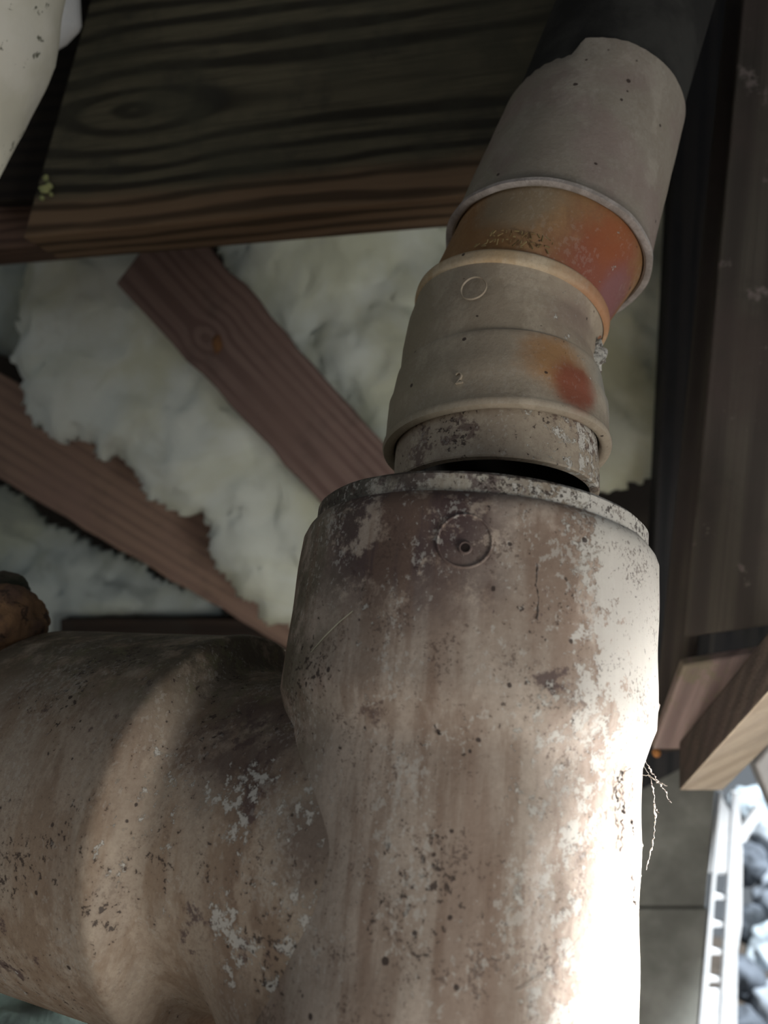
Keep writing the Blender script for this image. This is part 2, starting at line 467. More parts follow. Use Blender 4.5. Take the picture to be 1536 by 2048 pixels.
# stub of pipe hanging out of the collar (cut square, slightly lifted on the right)
nS = DIR(0.075, 0.94, -0.30)
ro, ri = 0.0408, 0.0368
ctrl = [(cS - nS * 0.0, nS, ro), (cA, nA, ro), (cB, nB, ro * 0.98)]
rings = [(cB, nB, ri), (cS + nS * 0.0005, nS, ri), (cS, nS, ri + 0.0004), (cS, nS, ro - 0.0005)] + lerp_rings([(cS + nS * 0.0006, nS, ro)] + ctrl[1:], 6)
v, f = loft(rings, 160, wob=0.0004)
mesh_obj('pipe_stub', v, f, M_stub, elbow, sharp=35)
v, f = loft([(cB, nB, ri - 0.0003), (cS + nS * 0.0010, nS, ri - 0.0003)], 120)
mesh_obj('shaded_inner_wall', v, f, plain('bore_shade', (0.012, 0.011, 0.010), (0.02, 0.018, 0.016), 40, 0.95), elbow)  # near-black liner: the shade inside the stub put into the colour
# collar (lower socket)
rA = 0.0463
def P(c0, c1, t): return c0.lerp(c1, t)
rings = [(P(cA, cB, 0.5), nA, 0.0413), (P(cA, cB, 0.03), nA, 0.0416), (cA, nA, 0.0425), (cA - nA * 0.0003, nA, 0.0440), (cA + nA * 0.0002, nA, rA - 0.0004), (cA + nA * 0.0014, nA, rA + 0.0001),
         (cA + nA * 0.0032, nA, rA - 0.0003), (cA + nA * 0.0042, nA, rA - 0.0010), (P(cA, cB, 0.4), nA, rA - 0.0010), (P(cA, cB, 0.58), nB, rA - 0.0012), (P(cA, cB, 0.68), nB, rA - 0.0022),
         (P(cA, cB, 0.9), nB, 0.0432), (P(cA, cB, 0.97), nB, 0.0428), (cB, nB, 0.0424), (cB + nB * 0.0004, nB, 0.040)]
v, f = loft(rings, 160, wob=0.0003)
collar = mesh_obj('lower_socket', v, f, M_collar, elbow, sharp=50)
# bend
cm1 = W(993, 725, 0.3545); cm2 = W(1001, 680, 0.3600)
nM1 = nB.lerp(nC, 0.33).normalized(); nM2 = nB.lerp(nC, 0.66).normalized()
rings = lerp_rings([(cB, nB, 0.0414), (cm1, nM1, 0.0406), (cm2, nM2, 0.0407), (cC, nC, 0.0412)], 8)
v, f = loft(rings, 160, wob=0.0003)
bend = mesh_obj('bend', v, f, M_bend, elbow, sharp=50)
# raised bead where the bend meets the upper spigot
rings = []
for k in range(-8, 9):
    t = k / 8
    rings.append((cC + nC * (t * 0.0034), nC, 0.0408 + 0.0020 * math.sqrt(max(0.0, 1 - abs(t) ** 3))))
v, f = loft(rings, 160, wob=0.0002)
mesh_obj('bead', v, f, M_bead, elbow, sharp=50)
# upper spigot, orange where the skin has worn off
cE = W(1018, 706, 0.366)
rings = lerp_rings([(cE, nC, 0.034), (cE + nC * 0.0015, nC, 0.0380), (cE + nC * 0.005, nC, 0.0390), (cC, nC, 0.0396), (cD, nD, 0.0424), (cD + nD * 0.012, nD, 0.0424)], 6)
v, f = loft(rings, 160, cap0=True, wob=0.0003)
spig = mesh_obj('upper_spigot', v, f, M_org, elbow, sharp=50)
spig['label'] = 'orange worn upper spigot with raised lettering'

# (lettering and marks)
# raised figure 2 on the socket and worn raised lettering on the spigot ------------
def project_text(txt, size, c, n, r, ang, up, depth, mat, name, parent, italic=0.0):
    cu = bpy.data.curves.new('t', 'FONT'); cu.body = txt; cu.size = size; cu.extrude = depth; cu.align_x = 'CENTER'; cu.align_y = 'CENTER'
    cu.offset = -size * 0.012; cu.shear = italic; cu.resolution_u = 3
    o = bpy.data.objects.new('t', cu); COL.objects.link(o)
    dg = bpy.context.evaluated_depsgraph_get()
    me = bpy.data.meshes.new_from_object(o.evaluated_get(dg))
    a1, a2 = frame(n)
    front = (-(fwd) - n * (-(fwd)).dot(n)).normalized(); side = front.cross(n).normalized()
    if side.dot(RT) < 0: side = -side
    vv = []
    for q in me.vertices:
        a = ang + q.co.x / r
        vv.append(c + n * (up + q.co.y) + (side * math.sin(a) + front * math.cos(a)) * (r + q.co.z * 1.0))
    ff = [tuple(p.vertices) for p in me.polygons]
    bpy.data.objects.remove(o); bpy.data.curves.remove(cu); bpy.data.meshes.remove(me)
    return mesh_obj(name, vv, ff, mat, parent, smooth=False)
project_text('2', 0.0068, P(cA, cB, 0.30), nA, rA - 0.0009, R(-25), 0.0020, 0.0009, M_collar, 'raised_figure', collar)
# illegible worn lettering: rows of short raised strokes
M_let = plain('worn_raised_lettering', (0.20, 0.13, 0.06), (0.27, 0.21, 0.10), 300, 0.7)
def strokes(c, n, r, rows_, name, parent, mat):
    front = (-(fwd) - n * (-(fwd)).dot(n)).normalized(); side = front.cross(n).normalized()
    if side.dot(RT) < 0: side = -side
    vv, ff = [], []
    rnd = random.Random(3)
    def pt(u, h, z): return c + n * h + (side * math.sin(u) + front * math.cos(u)) * (r + z)
    def bar(u0_, h0, u1_, h1, wdt):
        dx, dy = (u1_ - u0_) * r, h1 - h0; L = math.hypot(dx, dy) or 1; nx_, ny_ = -dy / L * wdt, dx / L * wdt
        b = len(vv)
        for z in (0, 0.00035):
            k = 1.0 if z == 0 else 0.5
            for (uu, hh, s) in ((u0_, h0, 1), (u1_, h1, 1), (u1_, h1, -1), (u0_, h0, -1)):
                vv.append(pt(uu + s * k * nx_ / r, hh + s * k * ny_, z))
        ff.extend([(b + 4, b + 5, b + 6, b + 7), (b, b + 1, b + 5, b + 4), (b + 1, b + 2, b + 6, b + 5), (b + 2, b + 3, b + 7, b + 6), (b + 3, b, b + 4, b + 7)])
    for (a0, a1, h, ht, cnt) in rows_:
        for i in range(cnt):
            u = a0 + (a1 - a0) * (i + 0.5) / cnt; wd = (a1 - a0) / cnt * 0.32
            for _ in range(3):
                x0, y0 = rnd.choice((-1, 0, 1)), rnd.choice((-1, 0, 1)); x1, y1 = rnd.choice((-1, 1)), rnd.choice((-1, 1))
                if (x0, y0) != (x1, y1): bar(u + x0 * wd, h + y0 * ht / 2, u + x1 * wd, h + y1 * ht / 2, 0.00030)
    return mesh_obj(name, vv, ff, mat, parent, smooth=False)
# (radius follows the flaring spigot)
strokes(cC, nC, 0.0411, [(R(-36), R(8), 0.0070, 0.0030, 10), (R(-28), R(12), 0.0115, 0.0028, 9)], 'worn_lettering', spig, M_let)
# round injection mark on the bend
front = (-(fwd) - nM2 * (-(fwd)).dot(nM2)).normalized(); side = front.cross(nM2).normalized()
if side.dot(RT) < 0: side = -side
vv, ff = [], []
cI = W(1007, 672, 0.358)
for k in range(40):
    a = 2 * math.pi * k / 40
    for rad, z in ((0.0048, -0.0003), (0.0050, 0.0004), (0.0053, 0.0004), (0.0055, -0.0003)):
        u = R(-27) + rad * math.cos(a) / 0.0412
        vv.append(cI + nM2 * (-0.0050 + rad * math.sin(a)) + (side * math.sin(u) + front * math.cos(u)) * (0.0414 + z))
for k in range(40):
    for j in range(3): ff.append((k * 4 + j, k * 4 + j + 1, ((k + 1) % 40) * 4 + j + 1, ((k + 1) % 40) * 4 + j))
mesh_obj('mould_mark', vv, ff, M_bend, bend)
# smear of dried glue in the inner corner of the bend
M_glue = pvc('dried_glue', (0.35, 0.34, 0.31), (0.5, 0.5, 0.46), (0.1, 0.09, 0.085), elbow, streak=False, flakes=0.50, speck=0.54, stain=0.50)
def lump(name, c, rx, ry, rz, mat, parent=None, amp=0.25, scale=3.0, sub=4, axes=None, seed=0):
    bm = bmesh.new(); bmesh.ops.create_icosphere(bm, subdivisions=sub, radius=1)
    A = axes or (RT, UP, fwd)
    vv = []
    for q in bm.verts:
        d = 1 + amp * (mnoise.noise(q.co * scale * 0.5 + Vector((seed * 7.3, 0, 0))) + 0.45 * mnoise.noise(q.co * scale * 1.5 + Vector((seed, 5, 0))) + 0.2 * mnoise.noise(q.co * scale * 4))
        vv.append(c + A[0] * q.co.x * rx * d + A[1] * q.co.y * ry * d + A[2] * q.co.z * rz * d)
    ff = [tuple(x.index for x in fc.verts) for fc in bm.faces]; bm.free()
    return mesh_obj(name, vv, ff, mat, parent)
lump('glue_smear', W(1180, 712, 0.350), 0.0065, 0.0065, 0.008, M_glue, elbow, 0.5, 4, 4)

# ================================================================== COUPLING and UPPER PIPE
cT = W(1192, 230, 0.408)
axT = (cT - cD).normalized()
coup = thing('pipe_coupling', 'dusty pale plastic coupling slipped over the top of the orange elbow', 'pipe fitting', tuple(cD))
def cp_extra(g, col):
    s = g.dot(tuple(RT))
    m = g.math('MULTIPLY', g.step(s, -0.05, 0.005, 1, 0), g.step(g.noise(35, 5), 0.35, 0.6))
    col = g.mix(g.math('MULTIPLY', m, 0.6), col, (0.22, 0.23, 0.15))
    col = g.mix(g.step(g.noise(30, 5), 0.45, 0.65, 0, 0.5), col, (0.26, 0.19, 0.18))
    return col
M_coup = pvc('dusty_coupling_plastic', (0.30, 0.265, 0.22), (0.34, 0.31, 0.265), (0.25, 0.21, 0.165), coup, streak=False, extra=cp_extra, flakes=0.80, speck=0.78, stain=0.76, fleck=0.08)
rD = 0.0460
rt = 0.0420
seg = 180
ctl = [(cD + nD * 0.02, 0.0428), (cD + nD * 0.001, 0.0428), (cD, 0.0436)]
rings = [(cD + nD * 0.02, nD, 0.0426), (cD + nD * 0.0004, nD, 0.0430), (cD, nD, 0.0434), (cD - nD * 0.0002, nD, 0.0448), (cD + nD * 0.0002, nD, rD + 0.0002), (cD + nD * 0.0012, nD, rD + 0.0004), (cD + nD * 0.0026, nD, rD + 0.0002), (cD + nD * 0.0032, nD, rD - 0.0005)]
L = (cT - cD).length
body = []
for k in range(1, 25):
    t = 0.04 + 0.96 * k / 24
    body.append((cD.lerp(cT, t), nD, rD - 0.0006 + (rt - rD + 0.0006) * t))
v, f = loft(rings + body, seg, wob=0.0004)
nb = (len(rings) + len(body) - 1) * seg
# ragged broken top rim: lower on the left of a notch
e1_, e2_ = frame(nD)
for row in range(1, 5):
    for k in range(seg):
        a = 360.0 * k / seg
        idx = (len(rings) + len(body) - row) * seg + k
        # seen from the camera: front = angle with most -fwd
        d = (e1_ * math.cos(R(a)) + e2_ * math.sin(R(a)))
        u = math.degrees(math.atan2(d.dot(RT), d.dot(-fwd)))       # 0 = facing camera, negative = left
        cut = 0.0
        if -100 < u < -22: cut = 0.0105 * min(1, (-22 - u) / 6) + 0.0005 * math.sin(u * 0.7)
        cut += 0.0004 * mnoise.noise(Vector((u * 0.25, 0, 0)))
        v[idx] = v[idx] - nD * cut * (1 - (row - 1) / 4)
body_o = mesh_obj('shell', v, f, M_coup, coup, sharp=60)
M_lip = plain('chalky_rim', (0.30, 0.27, 0.25), (0.42, 0.38, 0.36), 130, 0.8)
rings = [(cD + nD * 0.0030, nD, 0.0440), (cD - nD * 0.0004, nD, 0.0440), (cD - nD * 0.0007, nD, 0.0452), (cD - nD * 0.0001, nD, rD + 0.0008), (cD + nD * 0.0016, nD, rD + 0.0008), (cD + nD * 0.0022, nD, rD - 0.0005)]
v, f = loft(rings, 160, wob=0.0009)
lipo = mesh_obj('rim', v, f, M_lip, coup, sharp=50); lipo['label'] = 'chalky white lower rim'
M_dark = plain('dark_grey_plastic', (0.022, 0.022, 0.021), (0.040, 0.040, 0.037), 25, 0.8)  # dark grey all over, slightly mottled
up2 = cT + axT * 0.20
upper = thing('vent_pipe', 'dark grey pipe rising out of the ragged top of the pale coupling', 'pipe', tuple(cT))
v, f = loft([(cT - axT * 0.03, axT, 0.0395), (cT, axT, 0.0398), (cT + axT * 0.1, axT, 0.0398), (cT + axT * 0.16, axT, 0.0398)], 96)
mesh_obj('pipe_wall', v, f, M_dark, upper)

# ================================================================== BOARDS
def board(name, quad, thick, mat, label, cat, group=None, nseg=24, rag=0.0, kind=None, bev=0.0015, parent=None):
    """quad: four (px,py,d): start-low, end-low, end-high, start-high of the seen face; extruded away by thick"""
    p = [W(*q) for q in quad]
    x = (p[1] - p[0]).normalized()
    yv = p[3] - p[0]; yv = (yv - x * yv.dot(x)).normalized()
    z = x.cross(yv)
    if z.dot(fwd) > 0: z = -z                     # z looks to the camera
    me = bpy.data.meshes.new(name); bm = bmesh.new()
    def loc(q):
        d = q - p[0]; return Vector((d.dot(x), d.dot(yv), d.dot(z)))
    q4 = [loc(q) for q in p]
    grid = []
    ny = 6
    for s in range(2):
        g2 = []
        for j in range(ny + 1):
            row = []
            for i in range(nseg + 1):
                a = q4[0].lerp(q4[1], i / nseg); b = q4[3].lerp(q4[2], i / nseg); c = a.lerp(b, j / ny)
                if rag: c = c + Vector((0, 1, 0)) * rag * mnoise.noise(Vector((c.x * 30, j, 2)))
                row.append(bm.verts.new(c + Vector((0, 0, -thick * s))))
            g2.append(row)
        grid.append(g2)
    def quadf(a, b, c, d):
        bm.faces.new((a, b, c, d))
    for j in range(ny):
        for i in range(nseg):
            quadf(grid[0][j][i], grid[0][j][i + 1], grid[0][j + 1][i + 1], grid[0][j + 1][i])
            quadf(grid[1][j][i], grid[1][j + 1][i], grid[1][j + 1][i + 1], grid[1][j][i + 1])
    for i in range(nseg):
        quadf(grid[0][0][i], grid[1][0][i], grid[1][0][i + 1], grid[0][0][i + 1])
        quadf(grid[0][ny][i], grid[0][ny][i + 1], grid[1][ny][i + 1], grid[1][ny][i])
    for j in range(ny):
        quadf(grid[0][j][0], grid[0][j + 1][0], grid[1][j + 1][0], grid[1][j][0])
        quadf(grid[0][j][nseg], grid[1][j][nseg], grid[1][j + 1][nseg], grid[0][j + 1][nseg])
    bmesh.ops.recalc_face_normals(bm, faces=bm.faces)
    bm.to_mesh(me); bm.free(); me.materials.append(mat)
    me.shade_smooth(); me.set_sharp_from_angle(angle=R(40))
    o = bpy.data.objects.new(name, me); COL.objects.link(o)
    me.transform(Matrix.Identity(4))
    o.matrix_world = Matrix.Translation(p[0]) @ Matrix((x, yv, z)).transposed().to_4x4()
    if bev:
        md = o.modifiers.new('bevel', 'BEVEL'); md.width = bev; md.segments = 2; md.limit_method = 'ANGLE'; md.angle_limit = R(50)
    tag(o, label, cat, group, kind)
    return o

JW = wood('joist_wood', (0.115, 0.104, 0.070), (0.030, 0.028, 0.021), (0.060, 0.060, 0.043), freq=75, edge=((0.20, 0.13, 0.080), 0.014, 0.032), knot=(0.085, 0.085, 0.060, 0.020), warp=0.010, stretch=0.06, grime=0.55)
board('floor_joist', [(45, 476, 0.585), (1150, 372, 0.50), (1150, -420, 0.50), (230, -180, 0.585)], 0.045, JW,
      'wide dark floor joist with a knot and bold grain across the top', 'wood beam', nseg=40)
M_lich = plain('yellow_lichen', (0.42, 0.44, 0.20), (0.30, 0.34, 0.16), 200, 0.95)
for i_, (px_, py_, r_) in enumerate(((70, 352, 0.0020), (66, 374, 0.0030), (76, 368, 0.0026), (62, 392, 0.0018), (80, 384, 0.0014))):
    kn = tag(lump('lichen', W(px_ + 22, py_ + 4, 0.580), r_, r_, 0.0012, M_lich, None, 0.5, 3, 3, seed=i_), 'pale yellow green lichen speck')
    kn.parent = bpy.data.objects['floor_joist']; kn.matrix_parent_inverse = kn.parent.matrix_basis.inverted()
DW = wood('reddish_dark_wood', (0.15, 0.095, 0.07), (0.075, 0.045, 0.035), (0.10, 0.065, 0.05), freq=120, grime=0.4)
board('joist_end', [(-260, 520, 0.68), (110, 488, 0.66), (110, 385, 0.66), (-260, 392, 0.68)], 0.04, DW,
      'short reddish timber showing left of the big joist end', 'wood beam')
BK = wood('black_wood', (0.022, 0.018, 0.014), (0.012, 0.010, 0.009), (0.016, 0.014, 0.012), freq=90)
board('dark_hanger', [(-60, 405, 0.635), (75, 398, 0.635), (420, -420, 0.635), (120, -420, 0.635)], 0.015, BK,
      'near black upright timber between the white pipe and the joist end', 'wood beam')
BW = wood('brace_wood', (0.20, 0.142, 0.125), (0.135, 0.090, 0.080), (0.165, 0.112, 0.098), freq=110, warp=0.008, stretch=0.05, grime=0.3, knot=(0.085, 0.022, 0.014, 0.012))
board('diagonal_brace', [(232, 566, 0.70), (900, 1280, 0.72), (1000, 1153, 0.72), (350, 412, 0.70)], 0.028, BW,
      'purplish brown diagonal brace with a small knot, under the joist', 'wood beam', rag=0.004)
kn = tag(lump('knot', W(434, 688, 0.706), 0.0045, 0.008, 0.004, plain('resin', (0.22, 0.11, 0.045), (0.16, 0.08, 0.04), 60), None, 0.3, 2, 3), 'orange resin knot')
kn.parent = bpy.data.objects['diagonal_brace']; kn.matrix_parent_inverse = kn.parent.matrix_basis.inverted()
BW2 = wood('lower_brace_wood', (0.30, 0.21, 0.16), (0.22, 0.150, 0.12), (0.25, 0.17, 0.14), freq=70, warp=0.008, stretch=0.04, grime=0.25)
board('diagonal_brace', [(-200, 840, 0.84), (640, 1335, 0.92), (800, 1240, 0.92), (-200, 620, 0.84)], 0.04, BW2,
      'lighter brown diagonal brace low on the left, half covered by insulation', 'wood beam', rag=0.003)
board('sill_board', [(120, 1400, 0.97), (800, 1400, 0.97), (800, 1238, 0.97), (120, 1238, 0.97)], 0.04,
      wood('sill_wood', (0.045, 0.032, 0.025), (0.025, 0.018, 0.015), (0.03, 0.024, 0.02), freq=50), 'dark brown sill board just above the side branch', 'wood beam')

# ================================================================== INSULATION
def in_poly(x, y, poly):
    c = False; j = len(poly) - 1
    for i in range(len(poly)):
        xi, yi = poly[i]; xj, yj = poly[j]
        if (yi > y) != (yj > y) and x < (xj - xi) * (y - yi) / (yj - yi) + xi: c = not c
        j = i
    return c
def edge_d(x, y, poly):
    best = 1e9
    for i in range(len(poly)):
        x0, y0 = poly[i - 1]; x1, y1 = poly[i]
        dx, dy = x1 - x0, y1 - y0
        t = max(0, min(1, ((x - x0) * dx + (y - y0) * dy) / (dx * dx + dy * dy + 1e-9)))
        best = min(best, math.hypot(x - x0 - t * dx, y - y0 - t * dy))
    return best
def batt(name, poly, d, thick, mat, label, step=9, lumpy=0.016, seed=0, tilt=(0, 0)):
    xs = [p[0] for p in poly]; ys = [p[1] for p in poly]
    x0, y0 = min(xs) - 30, min(ys) - 30
    nx, ny = int((max(xs) - x0 + 60) / step) + 1, int((max(ys) - y0 + 60) / step) + 1
    sd = Vector((seed * 3.7, seed * 1.3, 0))
    vid = {}; verts = []
    def vert(i, j):
        if (i, j) in vid: return vid[(i, j)]
        x, y = x0 + i * step, y0 + j * step
        q = Vector((x, y, 0)) * 0.02 + sd
        xx = x + 16 * mnoise.noise(q) + 8 * mnoise.noise(q * 3.1)
        yy = y + 16 * mnoise.noise(q + Vector((9, 9, 9))) + 8 * mnoise.noise(q * 3.1 + Vector((5, 5, 5)))
        e = edge_d(x, y, poly)
        dome = thick * (1 - math.exp(-e / 42.0))
        q2 = Vector((x + 0.5 * y, y - 0.4 * x, 0)) * 0.0050 + sd
        h = lumpy * (mnoise.noise(q2) + 0.5 * mnoise.noise(q2 * 2.1) + 0.10 * mnoise.noise(q2 * 5.5) + 0.03 * mnoise.noise(q2 * 12))
        h *= min(1, e / 50.0)
        dd = d + tilt[0] * (x - 400) / 1000 + tilt[1] * (y - 800) / 1000
        verts.append((xx, yy, dd, dome + h))
        vid[(i, j)] = len(verts) - 1
        return vid[(i, j)]
    cells = []
    for j in range(ny):
        for i in range(nx):
            if in_poly(x0 + (i + .5) * step, y0 + (j + .5) * step, poly):
                cells.append((vert(i, j), vert(i + 1, j), vert(i + 1, j + 1), vert(i, j + 1)))
    n = len(verts)
    V = [W(x, y, dd) - fwd * h for (x, y, dd, h) in verts] + [W(x, y, dd) + fwd * 0.012 for (x, y, dd, h) in verts]
    edges = {}
    for c in cells:
        for k in range(4):
            a, b = c[k], c[(k + 1) % 4]; edges[(a, b)] = 1
    Fc = [tuple(reversed(c)) for c in cells] + [tuple(q + n for q in c) for c in cells]
    for (a, b) in edges:
        if (b, a) not in edges: Fc.append((a, b, b + n, a + n))
    root = mesh_obj(name, V, Fc, mat)
    tag(root, label, 'insulation')
    return root
def fluff(name, tone, shade):
    g = G(name, 1.0, 0.05)
    n1 = g.noise(7, 5, 0.58, dist=0.6); n2 = g.noise(15, 6, 0.6, dist=0.8)
    col = g.mix(g.step(n1, 0.40, 0.62), tone, (tone[0] * 0.84, tone[1] * 0.82, tone[2] * 0.70))
    col = g.mix(g.step(n2, 0.54, 0.66, 0, 0.5), col, shade)
    h = g.math('ADD', g.noise(70, 8, 0.72, dist=1.2), g.math('MULTIPLY', g.noise(420, 4, 0.7, g.map((1, 0.25, 0.5))), 0.25))
    return g.done(col, h, 0.006, 0.35)
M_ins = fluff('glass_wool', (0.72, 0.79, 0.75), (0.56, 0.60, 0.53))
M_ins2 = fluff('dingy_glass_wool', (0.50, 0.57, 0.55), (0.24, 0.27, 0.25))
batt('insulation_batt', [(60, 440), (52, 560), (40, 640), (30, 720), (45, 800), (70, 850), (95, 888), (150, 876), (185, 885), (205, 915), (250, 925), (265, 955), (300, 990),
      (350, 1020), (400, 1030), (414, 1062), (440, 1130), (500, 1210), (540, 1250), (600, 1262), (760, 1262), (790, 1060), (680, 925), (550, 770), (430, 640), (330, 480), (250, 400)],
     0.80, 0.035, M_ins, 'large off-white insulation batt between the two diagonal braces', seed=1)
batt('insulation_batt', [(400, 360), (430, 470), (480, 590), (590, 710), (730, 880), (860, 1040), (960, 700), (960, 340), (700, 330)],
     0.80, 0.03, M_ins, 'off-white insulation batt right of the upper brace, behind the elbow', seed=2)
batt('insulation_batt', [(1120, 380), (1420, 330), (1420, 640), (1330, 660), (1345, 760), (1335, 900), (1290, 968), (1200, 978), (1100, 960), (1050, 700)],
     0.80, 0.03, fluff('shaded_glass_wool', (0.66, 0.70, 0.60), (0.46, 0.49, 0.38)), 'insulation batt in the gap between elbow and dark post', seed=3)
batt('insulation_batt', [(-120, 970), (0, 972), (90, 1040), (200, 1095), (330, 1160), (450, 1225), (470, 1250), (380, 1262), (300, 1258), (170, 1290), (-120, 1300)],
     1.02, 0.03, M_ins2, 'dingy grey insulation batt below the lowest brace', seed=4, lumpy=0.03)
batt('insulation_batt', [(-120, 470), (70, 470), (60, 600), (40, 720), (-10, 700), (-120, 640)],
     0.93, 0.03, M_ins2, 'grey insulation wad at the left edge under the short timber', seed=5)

# ================================================================== RIGHT SIDE TIMBERS
PW = wood('post_wood', (0.075, 0.068, 0.058), (0.045, 0.040, 0.036), (0.06, 0.048, 0.044), freq=38, warp=0.004, stretch=0.03, grime=0.5, mould=((0.17, 0.145, 0.14), 0.58))
PW2 = wood('post_edge_wood', (0.06, 0.053, 0.045), (0.032, 0.028, 0.026), (0.045, 0.038, 0.036), freq=60, warp=0.004, stretch=0.03, grime=0.5)
PD = wood('post_dark_wood', (0.035, 0.035, 0.036), (0.018, 0.019, 0.022), (0.026, 0.027, 0.03), freq=60, stretch=0.03)
board('back_stud', [(1285, 1580, 0.74), (1385, -500, 0.74), (1700, -500, 0.74), (1620, 1400, 0.74)], 0.02, PD,
      'near black stud behind the timber post', 'wood beam')
board('post_plank', [(1300, 1508, 0.56), (1500, -500, 0.56), (1570, -500, 0.55), (1375, 1500, 0.545)], 0.04, PW2,
      'narrow dark plank on the pipe side of the timber post', 'wood beam')
board('timber_post', [(1368, 1275, 0.52), (1530, -500, 0.52), (2050, -500, 0.47), (1900, 1200, 0.47)], 0.018, PW,
      'broad weathered timber post with pale mould patches at its foot', 'wood beam')
board('post_foot_block', [(1305, 1500, 0.535), (1368, 1330, 0.515), (1560, 1300, 0.50), (1420, 1500, 0.53)], 0.010,
      wood('foot_wood', (0.28, 0.22, 0.21), (0.19, 0.145, 0.14), (0.22, 0.20, 0.15), freq=60, mould=((0.2, 0.18, 0.13), 0.5)), 'pinkish grey timber block under the foot of the post', 'wood beam')
# floor beam that comes towards the camera: shade painted dark on the sides, daylight painted pale underneath
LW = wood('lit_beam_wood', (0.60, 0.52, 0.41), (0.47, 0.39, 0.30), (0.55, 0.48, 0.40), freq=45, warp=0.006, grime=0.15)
def solid(name, pts, faces, mat, label, cat):
    o = mesh_obj(name, pts, faces, mat, None, smooth=False)
    md = o.modifiers.new('bevel', 'BEVEL'); md.width = 0.0015; md.segments = 2
    return tag(o, label, cat)
bA = W(1358, 1582, 0.52); bB = W(1445, 1582, 0.56)
run = (W(1536, 1384, 0.42) - bA)                # along the beam towards the camera
run = run * 1.6
hgt = ZUP * 0.030
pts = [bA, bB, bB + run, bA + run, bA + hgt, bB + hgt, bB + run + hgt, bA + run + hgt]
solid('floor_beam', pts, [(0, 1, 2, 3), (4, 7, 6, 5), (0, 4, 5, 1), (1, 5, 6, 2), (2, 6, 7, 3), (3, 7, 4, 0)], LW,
      'floor beam running towards the camera, daylight and shade painted into its pale underside and dark sides', 'wood beam')
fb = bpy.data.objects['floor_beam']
fb.data.materials.append(wood('shaded_beam_side', (0.085, 0.070, 0.060), (0.05, 0.042, 0.038), (0.065, 0.052, 0.05), freq=60))  # darker copy of the wood: shade of the sides put into the colour
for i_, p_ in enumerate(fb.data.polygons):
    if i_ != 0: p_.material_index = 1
M_rust = plain('rusty_steel', (0.42, 0.20, 0.06), (0.30, 0.13, 0.05), 60, 0.7)
lump('bolt_head', W(1313, 1506, 0.545), 0.0028, 0.0028, 0.003, M_rust, None, 0.12, 2, 3)
tag(bpy.data.objects['bolt_head'], 'small orange rusty bolt head at the bottom corner of the post', 'bolt')

# concrete block wall behind, right of the big pipe
wl = thing('wall_right', None, None, tuple(W(1350, 2048, 0.9)))
wl['kind'] = 'structure'
def block(q, thick=0.05):
    p = [W(*a) for a in q]
    off = fwd * thick
    vs_ = p + [a + off for a in p]
    return mesh_obj('concrete_block', vs_, [(3, 2, 1, 0), (4, 5, 6, 7), (0, 1, 5, 4), (1, 2, 6, 5), (2, 3, 7, 6), (3, 0, 4, 7)], M_conc, wl, smooth=False)
for (ya, yb) in ((1812, 1440), (2190, 1818), (2560, 2196)):
    block([(1010, ya, 0.86), (1426 - (ya - 1600) * 0.075, ya, 0.86), (1430 - (yb - 1600) * 0.075, yb, 0.86), (1010, yb, 0.86)])

# white perforated strip at the daylight opening
M_white = plain('white_plastic', (0.82, 0.83, 0.84), (0.72, 0.75, 0.78), 30, 0.5)
st = thing('perforated_strip', 'bright white ladder-like slotted strip standing in the daylight right of the wall', 'trim', tuple(W(1440, 1800, 0.80)))
def strip_part(name, q, thick=0.008):
    p = [W(*a) for a in q]; off = fwd * thick
    return mesh_obj(name, p + [a + off for a in p], [(3, 2, 1, 0), (4, 5, 6, 7), (0, 1, 5, 4), (1, 2, 6, 5), (2, 3, 7, 6), (3, 0, 4, 7)], M_white, st, smooth=False)
def sx(y, k):   # left edge, slot left, slot right, right edge at row y
    t = (y - 1580) / 470
    return (1442 - 42 * t, 1444 - 32 * t, 1462 - 26 * t, 1478 - 4 * t + (8 if 1640 < y < 1900 else 0))[k]
rows_y = [1585, 1700, 1745, 1795, 1850, 1905, 1960, 2110]
for a, b in zip(rows_y[:-1], rows_y[1:]):
    strip_part('side_rail', [(sx(b, 0) - 1, b, 1.10), (sx(b, 1), b, 1.10), (sx(a, 1), a, 1.10), (sx(a, 0) - 1, a, 1.10)])
    strip_part('side_rail', [(sx(b, 2) + 5, b, 1.10), (sx(b, 3), b, 1.10), (sx(a, 3), a, 1.10), (sx(a, 2) + 5, a, 1.10)])
strip_part('end_plate', [(1418, 1745, 1.102), (1475, 1745, 1.102), (1470, 1640, 1.102), (1438, 1585, 1.102)])
strip_part('end_plate', [(1392, 2200, 1.102), (1478, 2200, 1.102), (1468, 1975, 1.102), (1408, 1985, 1.102)])
for y in rows_y[1:-1]:
    strip_part('rung', [(sx(y, 0), y + 4, 1.103), (sx(y, 3) - 3, y + 4, 1.103), (sx(y, 3) - 3, y - 4, 1.103), (sx(y, 0), y - 4, 1.103)])
strip_part('bent_arm', [(1470, 1680, 1.105), (1490, 1685, 1.105), (1530, 1620, 1.105), (1515, 1612, 1.105)])
# white board at the right edge
o = board('white_board', [(1512, 1530, 0.74), (1600, 1740, 0.74), (1680, 1700, 0.74), (1545, 1490, 0.74)], 0.02, M_white, 'white painted board corner at the right edge under the beam', 'board', bev=0.002)

